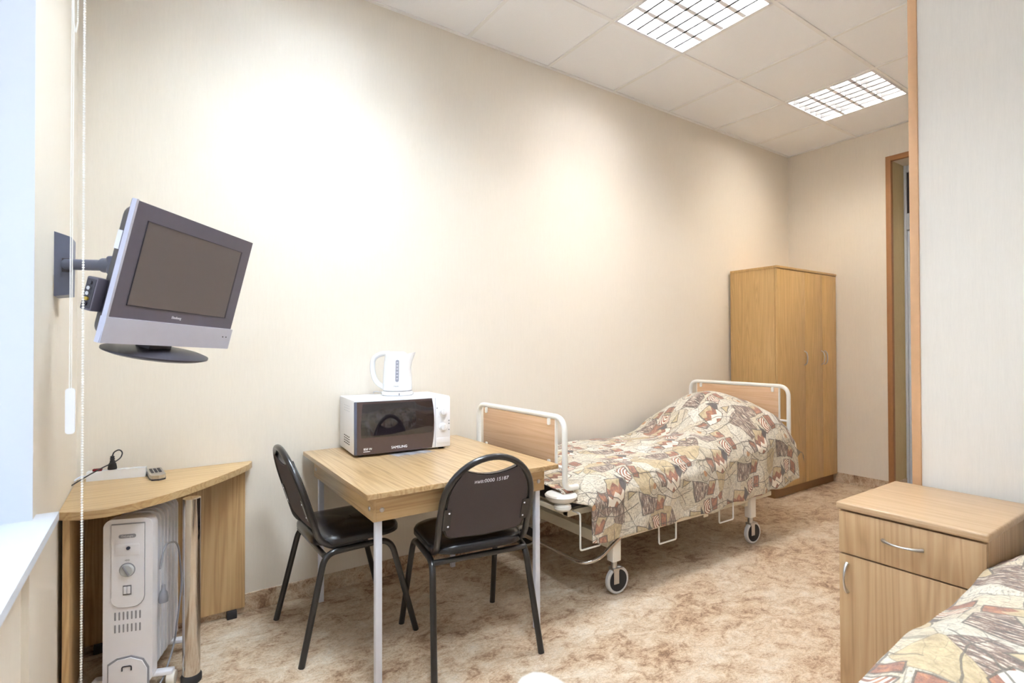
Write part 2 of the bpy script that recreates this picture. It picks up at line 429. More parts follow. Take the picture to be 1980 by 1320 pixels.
# far wall with a tall recess holding the entrance door
DY0, DY1, DZ = -.862, -1.75, 2.775
bm = new(); box(bm, (RX, DY0, 0), (5.68, 0, H+.3)); box(bm, (RX, -1.905, 0), (5.68, DY1, H+.3)); box(bm, (RX, DY1, DZ), (5.68, DY0, H+.3))
struct('wall_right', bm, PAPER)
struct('trim_5', bx((RX+.002, DY0-.003, 0), (5.64, DY0, DZ)), RECESS)
bm = new(); box(bm, (RX-.012, DY0-.006, 0), (RX+.03, DY0+.032, DZ+.035), .002); box(bm, (RX-.0115, DY1+.006, DZ-.006), (RX+.029, DY0-.006, DZ+.0345), .002)
box(bm, (RX-.012, DY1-.036, 0), (RX+.03, DY1+.006, DZ+.035), .002)
struct('trim_4', bm, CASE)
bm = new(); DX = 5.615
for a, b in (((DX, DY0-.022, 0), (DX+.06, DY0-.003, DZ)), ((DX, DY1, 0), (DX+.06, DY1+.055, DZ)), ((DX+.002, DY1+.055, DZ-.06), (DX+.058, DY0-.022, DZ-.001)), ((DX+.002, DY1+.055, 2.22), (DX+.058, DY0-.022, 2.36))):
    box(bm, a, b, .004)
door = struct('door_1', bm, PVC)
struct('transom_pane', bx((DX+.02, DY1, 2.36), (DX+.03, DY0-.022, DZ-.05)), plain('dark transom glass', '3f3a40', .5, var=.1), door)
bm = bx((DX+.012, DY1+.05, .01), (DX+.05, DY0-.024, 2.21), .004)
leaf = struct('door_leaf', bm, PVC, door)
bm = new()
for z0, z1 in ((.12, 1.0), (1.1, 2.1)): box(bm, (DX+.006, DY1+.15, z0), (DX+.014, DY0-.075, z1), .003)
struct('door_panel', bm, plain('pale door panel', 'd9d9dc', .4), leaf)
struct('door_handle', tb(fillet([(DX+.01, DY1+.11, 1.05), (DX-.04, DY1+.11, 1.05), (DX-.04, DY1+.22, 1.05)], .01), .008), STEEL, leaf)
struct('wall_corridor', bx((5.68, -1.905, 0), (5.85, 0, H+.3)), PAPER)
# coved linoleum skirting
HB = .085
def skirt(name, a, b):
    struct(name, bx(a, b, .002, 1), FLOOR)
skirt('baseboard_back', (0, -.006, 0), (RX, 0, HB))
skirt('baseboard_left', (0, -.97, 0), (.006, -.006, HB))
skirt('baseboard_right', (RX-.006, DY0+.032, 0), (RX, -.006, HB))
skirt('baseboard_recess', (RX+.03, DY0-.009, 0), (DX, DY0-.003, HB))
skirt('baseboard_partition', (PX-.006, -3.5, 0), (PX, PY-.04, HB))
# suspended ceiling: tiles with bars on a 60 cm grid, luminaires in four cells
GX0, GY0 = 1.1907-1.2, -.602
cells = {(4, 1), (7, 1), (1, 1), (1, 3)}
bm = new(); bt = new()
xs = [max(-.02, GX0+.6*i) for i in range(0, 10)]; xs = [x for x in xs if x < RX-.05]+[RX]
ys = [0]+[GY0-.6*i for i in range(0, 5)]+[-3.5]
lights = []
for i in range(len(xs)-1):
    for j in range(len(ys)-1):
        if (i, j) in cells: lights.append((xs[i], ys[j], (i, j))); continue
        box(bm, (xs[i], ys[j+1], H+.004), (xs[i+1], ys[j], H+.018))
ceil = struct('ceiling', bm, TILE)
for x in xs[1:-1]: box(bt, (x-.011, -3.5, H-.002), (x+.011, 0, H+.006))
for y in ys[1:-1]: box(bt, (0, y-.011, H-.0025), (RX, y+.011, H+.0055))
struct('ceiling_grid', bt, GRID, ceil)
bt = new(); box(bt, (0, -.022, H-.003), (RX, 0, H+.003)); box(bt, (RX-.022, -3.5, H-.003), (RX, 0, H+.003)); box(bt, (0, -3.5, H-.003), (.022, 0, H+.003))
struct('wall_angle', bt, GRID, ceil)
bt = new(); box(bt, (-.02, -3.5, H+.25), (RX+.1, 0, H+.3)); struct('ceiling_slab', bt, TILE, ceil)

# ------------------------------------------------------------------ fluorescent luminaires
EMS = {}
for k_, (c_, s_) in TUBES.items():
    e_ = NT(k_+' fluorescent tube'); e_.b.inputs['Emission Color'].default_value = c_+(1,); e_.b.inputs['Emission Strength'].default_value = s_
    e_.b.inputs['Base Color'].default_value = (1, 1, 1, 1); EMS[k_] = e_.m
REFL = plain('luminaire reflector', 'e9eaee', .3, .15, var=.02)
BLADE = plain('louver aluminium', '2e2f33', .6, .0, var=.02)
def luminaire(x, y, label, kind):
    cx, cy = x+.3, y-.3
    t = thing('ceiling_light', label, 'ceiling light', (cx, cy, H-.004), 0, 'recessed louvred ceiling lights')
    bm = new(); w = .288
    for a, b in (((-w-.006, -w-.006, 0), (-w+.008, w+.006, .1)), ((w-.008, -w-.006, 0), (w+.006, w+.006, .1)), ((-w, -w-.006, 0), (w, -w+.008, .1)), ((-w, w-.008, 0), (w, w+.006, .1)), ((-w, -w, .09), (w, w, .1))):
        box(bm, a, b)
    obj('housing', bm, REFL, t)
    for k in range(4):
        yy = -w+.008+(k+.5)*(2*w-.016)/4
        obj('fluorescent_tube', tb([(-.27, yy, .062), (.27, yy, .062)], .013, 10), EMS[kind], t)
    bm = new()
    for k in range(1, 4):
        yy = -w+.008+k*(2*w-.016)/4
        prism(bm, [(-.012, .004), (.012, .004), (.003, .045), (-.003, .045)], lambda u, v, d, yy=yy: Vector((-.28+d, yy+u, v)), .56)
    obj('reflector_bar', bm, REFL, t)
    bm = new()
    for k in range(1, 7):
        xx = -w+k*2*w/7
        prism(bm, [(-.006, .003), (.006, .003), (.0015, .042), (-.0015, .042)], lambda u, v, d, xx=xx: Vector((xx+u, -.28+d, v)), .56)
    obj('louver', bm, BLADE, t)
LL = {(1, 1): ('louvred ceiling light above the corner desk, by the window', 'cool'), (1, 3): ('added louvred ceiling light over the viewer, out of view, standing in for flash', 'pale'),  # the light over the viewer is added, out of view, for flash-like fill
      (4, 1): ('large bright louvred ceiling light nearest the middle of the room', 'neutral'),
      (7, 1): ('smaller-looking louvred ceiling light farthest away, near the wardrobe and door', 'warm')}
for x, y, c in lights: luminaire(x, y, *LL[c])

# ------------------------------------------------------------------ blind rail with cords
blind = thing('window_blind', 'white bead chain and pull cord hanging from the blind rail at the window', 'blind', (.115, -1.25, .1))
BZ = .1
def bl(p): return Vector((p[0]-.115, p[1]+1.25, p[2]-BZ))
obj('head_rail', bx(bl((.08, -2.9, 2.74)), bl((.15, -.95, 2.79)), .004), WHITE, blind)
obj('rail_bracket', bx(bl((0, -1.25, 2.75)), bl((.1, -1.2, 2.78))), WHITE, blind)
def beads(x, y, z0, z1, r=.0027, s=.0058):
    bm = new(); z = z0
    while z < z1:
        bmesh.ops.create_icosphere(bm, subdivisions=1, radius=r, matrix=T(*bl((x, y, z)))); z += s
    tube(bm, [bl((x, y, z0)), bl((x, y, z1))], .0006, 5); return bm
obj('bead_chain', beads(.124, -1.25, .12, 2.745), WHITE, blind)
bm = beads(.1125, -1.25, 1.93, 2.745, .0018, .0045)
tube(bm, fillet([bl((.1125, -1.25, 1.93)), bl((.1090, -1.25, 1.905)), bl((.1055, -1.25, 1.93)), bl((.1055, -1.25, 2.745))], .006), .0014, 6)
obj('bead_loop', bm, WHITE, blind)
bm = new()
for dx in (-.0016, .0016): tube(bm, [bl((.1035+dx, -1.25, 1.12)), bl((.1055+dx, -1.25, 2.745))], .0009, 6)
cord = obj('pull_cord', bm, WHITE, blind)
bm = new(); c = bl((.1035, -1.25, 1.085))
prism(bm, rrect(.0165, .098, .006, 4), lambda u, v, d: Vector((c.x+u, c.y-.005+d, c.z+v)), .010); bevel_all(bm, .002)
obj('cord_weight', bm, KETW, cord)

# ------------------------------------------------------------------ television on its wall mount
mt = thing('tv_wall_mount', 'blue-grey metal wall bracket with arm carrying the television', 'wall mount', (0, -.56, 1.38))
bm = new(); P = [(0, 0), (.040, .006), (.042, .184), (.025, .190), (0, .198)]
prism(bm, P, lambda u, v, d: Vector((u, -.05+d, v)), .10); bevel_all(bm, .004)
obj('wall_plate', bm, MOUNT, mt)
bm = bx((.018, -.053, .075), (.042, -.048, .118), .002); obj('slot', bm, TVBLK, mt)
TV_A, TV_B, TV_C = math.radians(48.44), math.radians(14.24), math.radians(1.95)
TVM = T(.335, -.836, 1.413) @ R(TV_A, 'Z') @ R(TV_B, 'X') @ R(TV_C, 'Y')
back = TVM @ Vector((-.06, .115, .02))
lc = Vector((0, -.56, 1.38))
p0 = Vector((.03, -.058, .098)); p2 = back-lc; p1 = p0.lerp(p2, .60)
obj('arm', tb([p0, p1], .0165, 16), MOUNT, mt)
bm = new(); tube(bm, [p1+(p0-p1)*.12, p1+(p2-p1)*.35], .022, 16); lathe(bm, [(.019, -.026), (.022, -.022), (.022, .022), (.019, .026)], 18, c=tuple(p1+(p2-p1)*.2))
obj('swivel', bm, MOUNT, mt)
obj('tilt_joint', tb([p1+(p2-p1)*.3, p2], .016, 12), MOUNT, mt)
tv = thing('television', 'silver and dark grey flat television tilted down on the wall arm', 'television')
tv.matrix_world = TVM
w, h = .25, .191
bm = new(); zb = -h+.068
prism(bm, [(-w, zb), (w, zb), (w, h), (-w, h)], lambda u, v, d: Vector((u, -.004+d, v)), .012); bevel_all(bm, .003)
obj('bezel', bm, TVGREY, tv)
bm = new(); prism(bm, [(-w-.006, -h), (-w-.002, zb), (-w-.002, h+.002), (-w+.005, h+.002), (-w+.005, -h)], lambda u, v, d: Vector((u, -.009+d, v)), .014); bevel_all(bm, .003)
obj('side_strip', bm, TVSIL, tv)
bm = new(); prism(bm, [(-w-.004, -h), (w, -h), (w, zb+.001), (-w-.004, zb+.001)], lambda u, v, d: Vector((u, -.012+d, v)), .018); bevel_all(bm, .004)
obj('speaker_bar', bm, TVSIL, tv)
scr_c = (.004, .028)
bm = new(); prism(bm, [(-.199, -.084), (.199, -.084), (.199, .146), (-.199, .146)], lambda u, v, d: Vector((u+.004, -.0052+d, v)), .002)
obj('screen', bm, SCREEN, tv)
bm = new()
for a, b in (((-.1975, -.0862), (.2055, -.084)), ((-.1975, .146), (.2055, .148)), ((-.1975, -.086), (-.1955, .148)), ((.2, -.086), (.2055, .148))):
    box(bm, (a[0], -.0062, a[1]), (b[0], -.004, b[1]))
obj('screen_edge', bm, TVBLK, tv)
bm = new(); prism(bm, rrect(.488, .372, .03, 5, 0, .0), lambda u, v, d: Vector((u*(1-.07*d/.036), .008+d, v*(1-.05*d/.036))), .036); prism(bm, rrect(.36, .29, .04, 5, .01, .0), lambda u, v, d: Vector((u*(1-.18*d/.06), .043+d, v*(1-.1*d/.06))), .06); bevel_all(bm, .008, 3)
bsh = obj('back_shell', bm, TVBLK, tv)
bm = new(); box(bm, (-.2435, .016, .055), (-.236, .030, .105)); obj('sticker', bm, LETTER, bsh)
bm = bx((-.262, .030, -.118), (-.225, .064, -.030), .004); ip = obj('input_panel', bm, TVGREY, tv)
bm = bx((-.2635, .034, -.113), (-.2605, .060, -.035), .001); obj('socket_plate', bm, TVBLK, ip)
for k, (z, m) in enumerate(((-.045, TVBLK), (-.060, STEEL), (-.074, STEEL), (-.088, plain('yellow socket', 'b89b3c', .3, .3)), (-.102, TVBLK))):
    obj('socket', xf(lt([(.005, 0), (.005, .006)], 12), T(-.262, .047, z) @ R(-PI/2, 'Y')), m, ip)
obj('logo', xf(text('Elenberg', .011, .0004), T(-.012, -.0055, -.105) @ R(PI/2, 'X')), LETTER, tv)
bm = new()
for x in (.205, .222): box(bm, (x, -.0135, -.152), (x+.004, -.0115, -.148))
obj('indicator', bm, TVBLK, tv)
bm = lt([(0, -.008), (.16, -.008), (.182, -.002), (.182, .003), (.155, .010), (.05, .018), (0, .02)], 40, c=(.012, .045, -.226), sx=.94, sy=.62)
obj('stand_base', bm, TVBLK, tv)
obj('stand_neck', bx((-.055, .02, -.222), (.035, .07, -.18), .008), TVBLK, tv)

# ------------------------------------------------------------------ corner desk
DZt = .695
desk = thing('corner_desk', 'quarter-round oak-look corner desk on panels and a chrome leg', 'desk', (.0, 0, 0))
P = [(.003, -.007)]
edge = [(.003, -.508), (.06, -.545), (.13, -.553), (.20, -.525), (.28, -.472), (.36, -.398), (.43, -.320), (.50, -.238), (.56, -.160), (.61, -.085), (.632, -.030), (.628, -.007)]
P += edge
bm = new(); prism(bm, P, lambda u, v, d: Vector((u, v, DZt-.026+d)), .026); bevel_all(bm, .004, 2, 50)
obj('top', bm, OAK_X, desk)
obj('side_panel', bx((.012, -.50, .008), (.030, -.03, DZt-.026), .001), OAK_Z, desk)
obj('back_panel', bx((.030, -.028, .035), (.604, -.010, DZt-.026), .001), OAK_Z, desk)
bm = new(); box(bm, (.53, -.045, 0), (.57, -.012, .035), .003); box(bm, (.06, -.045, 0), (.10, -.012, .035), .003); obj('glide', bm, RUB, desk)
leg = obj('leg', lt([(.029, .03), (.029, DZt-.026)], 28, c=(.372, -.452, 0)), CHROME, desk)
obj('foot_cap', lt([(.032, 0), (.034, .004), (.034, .022), (.030, .03)], 28, c=(.372, -.452, 0)), RUB, leg)

# power strip with plug
ps = thing('power_strip', 'white power strip with a red switch lying on the corner desk', 'power strip', (.028, -.042, DZt), -.16)
bm = new(); prism(bm, [(-.018, 0), (.018, 0), (.014, .036), (-.014, .036)], lambda u, v, d: Vector((.01+d, u, v)), .195); bevel_all(bm, .003)
obj('body', bm, KETW, ps)
obj('switch', bx((.028, -.009, .035), (.058, .009, .045), .002), RED, ps)
bm = new()
for k in range(3): lathe(bm, [(.015, .0362), (.017, .0368), (.017, .0375), (.012, .0378)], 18, c=(.09+.040*k, 0, 0))
obj('outlet', bm, KETW, ps)
obj('cable', tb(fillet([(.012, .0, .018), (-.012, 0, .018), (-.030, -.04, .006), (-.040, -.10, .005)], .012), .0032, 8), PVC, ps)
pc = thing('plug_and_cable', 'black plug and cord plugged into the white power strip', 'power cable', (.118, -.057, DZt+.038), -.16)
bm = lt([(.015, 0), (.016, .004), (.013, .022), (.008, .030), (.009, .034), (.006, .038), (.009, .042), (.006, .046), (.008, .050), (.004, .054)], 18)
obj('plug', bm, RUB, pc)
pts = [(0, 0, .052), (.004, 0, .068), (.022, 0, .078), (.034, 0, .066), (.030, -.006, .045), (.010, -.022, .030), (-.02, -.030, .018), (-.06, -.045, -.004), (-.09, -.07, -.022), (-.108, -.13, -.032), (-.120, -.22, -.034)]
sm = fillet(pts, .014, 5)
obj('cable', tb(sm, .0024, 8), RUB, pc)

# remote control
rc = thing('remote_control', 'small silver remote control lying on the corner desk', 'remote control', (.265, -.125, DZt), .10)
bm = new(); prism(bm, [(-.026, .09), (.026, .09), (.027, -.04), (.022, -.067), (0, -.078), (-.022, -.067), (-.027, -.04)], lambda u, v, d: Vector((u, v, .002+d)), .018); bevel_all(bm, .003)
obj('case', bm, STEEL, rc)
bm = new()
for i in range(3):
    for j in range(5): box(bm, (-.018+i*.0135, -.008+j*.018, .0195), (-.009+i*.0135, .001+j*.018, .0222))
obj('button', bm, TVBLK, rc)
bm = new(); prism(bm, [(-.0275, .091), (.0275, .091), (.0285, -.041), (.0235, -.069), (0, -.080), (-.0235, -.069), (-.0285, -.041)], lambda u, v, d: Vector((u, v, d)), .006)
obj('underside', bm, TVBLK, rc)

# ------------------------------------------------------------------ oil radiator under the desk
rd = thing('oil_radiator', 'white finned oil radiator on wheels standing under the corner desk', 'radiator', (.192, -.415, 0), -.33)
rw, rh = .150, .580
def out(w, h, taper=0): return rrect(w, h, .03, 6)
FX = lambda y0: (lambda u, v, d: Vector((u, y0+d, v+.045+rh/2)))
bm = new(); prism(bm, rrect(rw, rh, .028, 6), FX(-.03), .045); bevel_all(bm, .008, 3)
hd = obj('control_housing', bm, RADW, rd)
bm = new(); pp = [(-.048, .272), (.050, .272), (.050, .02)]+[(.050-.034*(1-math.cos(a)), .02-.034*math.sin(a)) for a in (.4, .8, 1.2, PI/2)]+[(-.016-.034*math.sin(a), -.014+.034*(1-math.cos(a))) for a in (0, .4, .8, 1.2, PI/2)]+[(-.048, .02)]
prism(bm, pp, lambda u, v, d: Vector((u, -.036+d, v+.045+rh/2)), .01); bevel_all(bm, .003)
pn = obj('control_panel', bm, RADW, hd)
gv = new(); prism(gv, [(u*1.035, (v-.12)*1.018+.12) for u, v in pp], lambda u, v, d: Vector((u, -.0325+d, v+.045+rh/2)), .004); obj('panel_groove', gv, RADG, hd)
zc = .045+rh/2
bm = new(); prism(bm, rrect(.052, .013, .006, 4, 0, .232), lambda u, v, d: Vector((u, -.0375+d, v+zc)), .002); obj('badge', bm, RADG, pn)
obj('lettering', xf(text('DeLonghi', .009, .0004), T(0, -.0385, zc+.232) @ R(PI/2, 'X')), LETTER, pn)
bm = bx((-.036, -.0385, zc+.165), (.036, -.036, zc+.205), .001); box(bm, (-.036, -.0392, zc+.196), (.036, -.036, zc+.199)); obj('inset', bm, RADW, pn)
obj('pilot_lamp', xf(lt([(.006, 0), (.006, .004)], 16), T(0.004, -.0385, zc+.191) @ R(PI/2, 'X')), plain('dark lamp', '3a3f5a', .15), pn)
obj('dial_ring', xf(lt([(.0245, 0), (.0245, .0015), (.022, .002)], 28), T(0, -.036, zc+.115) @ R(PI/2, 'X')), RADG, pn)
kb = obj('dial', xf(lt([(.0215, 0), (.021, .008), (.018, .011), (0, .012)], 28), T(0, -.036, zc+.115) @ R(PI/2, 'X')), plain('dial grey', 'c4c6c8', .3), pn)
obj('dial_grip', xf(bx((-.003, -.019, 0), (.003, .019, .016), .001), T(0, -.036, zc+.115) @ R(PI/2, 'X') @ R(.5, 'Z')), RADG, kb)
obj('dial_marks', xf(text('•I•I•', .010, .0003), T(0, -.0368, zc+.148) @ R(PI/2, 'X')), LETGREY, pn)
bm = bx((-.013, -.0375, zc+.028), (.013, -.036, zc+.062), .0005); sw = obj('switch_plate', bm, LETGREY, pn)
bm = new(); box(bm, (-.010, -.0415, zc+.034), (-.001, -.037, zc+.058), .001); box(bm, (.001, -.0415, zc+.034), (.010, -.037, zc+.058), .001); obj('rocker', bm, RADW, sw)
bm = new()
for r_ in (-.045, -.088):
    for k in range(7): prism(bm, rrect(.0045, .028, .002, 3, -.038+k*.0125, r_), lambda u, v, d: Vector((u, -.0312+d, v+zc)), .003)
obj('vent', bm, RADG, hd)
bm = new(); prism(bm, [(-.055, -.29), (.06, -.29), (.06, -.235), (.045, -.205), (.01, -.19), (-.03, -.195), (-.055, -.21)], lambda u, v, d: Vector((u, -.037+d, v+zc)), .009); bevel_all(bm, .003)
cb = obj('cord_bay_cover', bm, RADW, hd)
gv = new(); prism(gv, [(-.060, -.29), (.066, -.29), (.066, -.232), (.049, -.200), (.011, -.184), (-.033, -.189), (-.060, -.206)], lambda u, v, d: Vector((u, -.0325+d, v+zc)), .004); obj('bay_groove', gv, RADG, hd)
obj('latch', tb(fillet([(-.014, -.0385, zc-.232), (-.014, -.0385, zc-.217), (.014, -.0385, zc-.217), (.014, -.0385, zc-.232)], .006), .0022, 8), TVBLK, cb)
for k in range(7):
    y0 = .022+k*.036
    bm = new(); prism(bm, rrect(rw-.012, rh-.012, .035, 6), (lambda y0: (lambda u, v, d: Vector((u, y0+d, v+.05+rh/2))))(y0), .013); bevel_all(bm, .005, 2)
    obj('fin', bm, RADW, rd)
bm = new()
for z in (.10, .58): tube(bm, [(0, 0, z), (0, .26, z)], .02, 14)
obj('manifold', bm, RADW, rd)
for y0 in (.02, .24):
    bm = bx((-.125, y0-.012, .04), (.125, y0+.022, .056), .006); obj('wheel_bracket', bm, RADW, rd)
    for sx in (-1, 1):
        obj('wheel', lt([(.010, -.014), (.022, -.013), (.024, -.008), (.024, .008), (.022, .013), (.010, .014)], 22, c=(sx*.118, y0+.005, .024), axis='x'), WHITE, rd)
sid = rw/2+.006
cab = obj('cable', tb(fillet([(sid, .02, .42), (sid+.004, .05, .50), (sid+.012, .17, .47), (sid+.018, .20, .30), (sid+.022, .10, .10), (sid+.010, -.01, .008), (sid-.06, -.07, .005), (sid-.12, -.09, .005)], .05), .0035, 8), RADG, rd)
obj('plug', xf(lt([(.006, .05), (.007, .03), (.013, .022), (.016, 0), (.015, -.012), (0, -.013)], 14), T(sid+.008, .03, .31)), RADG, cab)

# ------------------------------------------------------------------ dining table
tab = thing('table', 'light oak-look square table with white metal legs in front of the bed', 'table', (1.28, -.485, 0))
TZ = .715; hx, hy = .421, .465
obj('tabletop', bx((-hx, -hy, TZ-.020), (hx, hy, TZ), .0015, 1), OAK_T, tab)
ax, ay = .372, .405
bm = new(); box(bm, (-ax, -ay-.010, TZ-.115), (ax, -ay+.008, TZ-.020), .001); box(bm, (-ax, ay-.008, TZ-.115), (ax, ay+.010, TZ-.020), .001)
ap = obj('apron', bm, OAK_X, tab)
bm = new(); box(bm, (-ax-.010, -ay-.009, TZ-.115), (-ax+.008, ay+.009, TZ-.020), .001); box(bm, (ax-.008, -ay-.009, TZ-.115), (ax+.010, ay+.009, TZ-.020), .001)
obj('side_apron', bm, OAK_Y, tab)
for sx in (-1, 1):
    for sy in (-1, 1):
        obj('leg', bx((sx*(ax-.004)-sx*.024, sy*(ay-.004)-sy*.024, 0), (sx*(ax-.004), sy*(ay-.004), TZ-.022), .002), LEGW, tab)
bm = new()
def dome(bm, p, n, r=.009):
    m = T(*p) @ Vector(n).to_track_quat('Z', 'Y').to_matrix().to_4x4()
    b = lt([(r, 0), (r*.8, .003), (r*.4, .0045), (0, .005)], 14); xf(b, m)
    me = bpy.data.meshes.new('x'); b.to_mesh(me); b.free(); bm.from_mesh(me); bpy.data.meshes.remove(me)
for x in (-ax+.022, ax-.022): dome(bm, (x, -ay-.010, TZ-.075), (0, -1, 0))
dome(bm, (-.09, -ay-.010, TZ-.045), (0, -1, 0))
for y in (-ay+.03, ay-.03): dome(bm, (-ax-.010, y, TZ-.075), (-1, 0, 0))
obj('screw', bm, STEEL, tab)

# ------------------------------------------------------------------ microwave
mw = thing('microwave_oven', 'white microwave oven with a dark door standing on the oak-look table', 'microwave', (1.262, -.185, TZ), -.075)
mwx, mwd, mwh = .2375, .15, .262
obj('body', bx((-mwx, -mwd, .008), (mwx, mwd, mwh), .006), MWHITE, mw)
bm = new()
for x in (-.2, .2):
    for y in (-.12, .12): lathe(bm, [(.014, 0), (.014, .009)], 14, c=(x, y, 0))
obj('foot', bm, RUB, mw)
def arc_panel(x0, x1, z0, z1, y0, bulge, thick, n=14, right_curve=0):
    bm = new(); rows = []
    zs = [z0+(z1-z0)*k/8 for k in range(9)]
    for side in (0, 1):
        g = []
        for z in zs:
            vv = (z-z0)/(z1-z0); xr = x1+right_curve*4*vv*(1-vv)
            g.append([bm.verts.new((x0+(xr-x0)*k/n, (y0-(bulge*math.sin(PI*min(1, max(0, k/n*.85+.15))) if not side else -thick)), z)) for k in range(n+1)])
        rows.append(g)
    A, B = rows
    for i in range(8):
        for k in range(n):
            bm.faces.new((A[i][k], A[i][k+1], A[i+1][k+1], A[i+1][k])); bm.faces.new((B[i][k], B[i+1][k], B[i+1][k+1], B[i][k+1]))
    for k in range(n):
        bm.faces.new((A[0][k], B[0][k], B[0][k+1], A[0][k+1])); bm.faces.new((A[8][k], A[8][k+1], B[8][k+1], B[8][k]))
    for i in range(8):
        bm.faces.new((A[i][0], A[i+1][0], B[i+1][0], B[i][0])); bm.faces.new((A[i][n], B[i][n], B[i+1][n], A[i+1][n]))
    return bm
dr = obj('door', arc_panel(-mwx+.001, .141, .012, mwh-.008, -mwd-.002, .016, .004, right_curve=.012), BROWND, mw)
obj('door_window', arc_panel(-mwx+.028, .138, .088, mwh-.018, -mwd-.0055, .0138, .003, right_curve=.012), SMOKE, dr)
obj('edge_highlight', bx((-mwx-.001, -mwd-.012, .012), (-mwx+.011, -mwd-.001, mwh-.008), .002), plain('door edge highlight', '5d6277', .25, .2), dr)  # blue-grey strip paints the bluish highlight on the left of the door
obj('lettering', xf(text('SAMSUNG', .017, .0005), T(-.030, -mwd-.0185, .034) @ R(PI/2, 'X')), LETTER, dr)
obj('rating_mark', xf(text('850 W', .014, .0005), T(-.178, -mwd-.0150, .036) @ R(PI/2, 'X')), LETTER, dr)
bm = bx((-.198, -mwd-.0150, .024), (-.156, -mwd-.0135, .026)); obj('rating_line', bm, LETTER, dr)
cp = obj('control_panel', bx((.157, -mwd-.008, .012), (mwx-.002, -mwd+.002, mwh-.006), .003), MWHITE, mw)
for z in (.185, .110):
    kn = obj('knob', xf(lt([(.021, 0), (.021, .004), (.0165, .006), (.015, .016), (0, .017)], 26), T(.196, -mwd-.008, z) @ R(PI/2, 'X')), MWHITE, mw)
    obj('knob_grip', xf(bx((-.004, -.015, .012), (.004, .015, .022), .002), T(.196, -mwd-.008, z) @ R(PI/2, 'X')), MWHITE, kn)
bm = new()
for x, z in ((.163, .202), (.226, .137), (.226, .122), (.226, .092)): box(bm, (x, -mwd-.0092, z), (x+.0045, -mwd-.0078, z+.005))
obj('dial_mark', bm, LETGREY, mw)
obj('open_button', bx((.163, -mwd-.0095, .030), (.229, -mwd-.006, .058), .002), MWHITE, mw)
bm = new()
for i in range(4):
    for j in range(4): box(bm, (-mwx-.0008, -.02-i*.030+.05, .078-j*.0115), (-mwx+.001, -.002-i*.030+.05, .083-j*.0115))
obj('side_vent', bm, RUB, mw)
bm = new()
for i in range(4):
    for j in range(3): box(bm, (-mwx-.0006, -.02-i*.030+.05, .225-j*.012), (-mwx+.001, -.002-i*.030+.05, .228-j*.012))
obj('upper_vent', bm, plain('pale vent', 'c9cad2', .5), mw)
obj('top_sticker', bx((-.20, -.135, mwh-.0005), (-.10, -.12, mwh+.0006)), plain('sticker tan', 'c9c0b6', .5), mw)

# clear plastic sheet peeping out from under the microwave
bm = new(); g = []
for i in range(19):
    r_ = []
    for j in range(5):
        u, v = i/18, j/4
        r_.append(bm.verts.new((-.095+.19*u+.02*v, -.085*v, .0012+.006*v*abs(math.sin(u*9))*(.4+.6*math.sin(u*23+v*3)**2)+.0006)))
    g.append(r_)
for i in range(18):
    for j in range(4): bm.faces.new((g[i][j], g[i+1][j], g[i+1][j+1], g[i][j+1]))
r0 = bmesh.ops.solidify(bm, geom=bm.faces[:], thickness=.0006)
sh = obj('plastic_sleeve', bm, plain('clear film', 'e9ebf2', .12, var=.05, coat=.5), None, (1.265, -.330, TZ), rot=(0, 0, -.02))
tag(sh, 'crumpled clear plastic sleeve sticking out from under the microwave', 'plastic sleeve')

# ------------------------------------------------------------------ kettle on the microwave
kt = thing('electric_kettle', 'white electric kettle standing on top of the microwave', 'kettle', (1.285, -.165, TZ+mwh+.001), -YAW)
kb_ = obj('power_base', lt([(.074, 0), (.079, .004), (.079, .014), (.074, .021), (0, .022)], 40), KETW, kt)
obj('cable', tb(fillet([(-.075, .02, .008), (-.10, .03, .012), (-.125, .04, .016), (-.14, .065, .006), (-.142, .072, .003)], .02), .003, 8), KETW, kb_)
obj('base_notch', bx((.024, -.080, .004), (.028, -.075, .015)), LETGREY, kb_)
n = 44; bm = new(); rings = []
for z, r in ((.024, .060), (.024, .070), (.028, .073), (.06, .0735), (.10, .0715), (.14, .0685), (.17, .066), (.195, .0635), (.208, .062)):
    ring = []
    for k in range(n):
        a = 2*PI*k/n; rr = r
        lift = max(0, (z-.15)/.06)
        s = max(0, math.cos(a)); rr += (s**14)*.032*lift
        ring.append(bm.verts.new((rr*math.cos(a), rr*math.sin(a), z+(.010*(s**10)*lift))))
    rings.append(ring)
for A, B in zip(rings, rings[1:]):
    for k in range(n): bm.faces.new((A[k], A[(k+1) % n], B[(k+1) % n], B[k]))
bm.faces.new(rings[0][::-1]); bm.faces.new(rings[-1])
kbod = obj('jug', bm, KETW, kt)
obj('lid', lt([(.050, .207), (.048, .214), (.036, .220), (0, .222)], 36, c=(-.004, 0, 0)), KETW, kt)
obj('handle', tb(fillet([(-.040, 0, .212), (-.088, 0, .210), (-.125, 0, .185), (-.128, 0, .12), (-.110, 0, .065), (-.066, 0, .036)], .045, 8), .0125, 14, flat=1.3), KETW, kt)
def KR(z): 
    P_ = [(.06, .0735), (.10, .0715), (.14, .0685), (.17, .066), (.195, .0635)]
    for (a, ra), (b, rb) in zip(P_, P_[1:]):
        if z <= b: return ra+(rb-ra)*max(0, (z-a)/(b-a))
    return .0635
def KG(u, v, d): return Vector((.014+u, -math.sqrt(KR(v)**2-(.014+u)**2)-.0018+d, v))
bm = new(); prism(bm, rrect(.017, .110, .0083, 5, 0, .125), KG, .003)
gz = obj('water_gauge', bm, KETG, kt)
bm = new()
for k in range(6): z_ = .084+.016*k; box(bm, (.010, KG(0, z_, 0).y-.0012, z_), (.018, KG(0, z_, 0).y+.002, z_+.004))
obj('gauge_marks', bm, LETTER, gz)
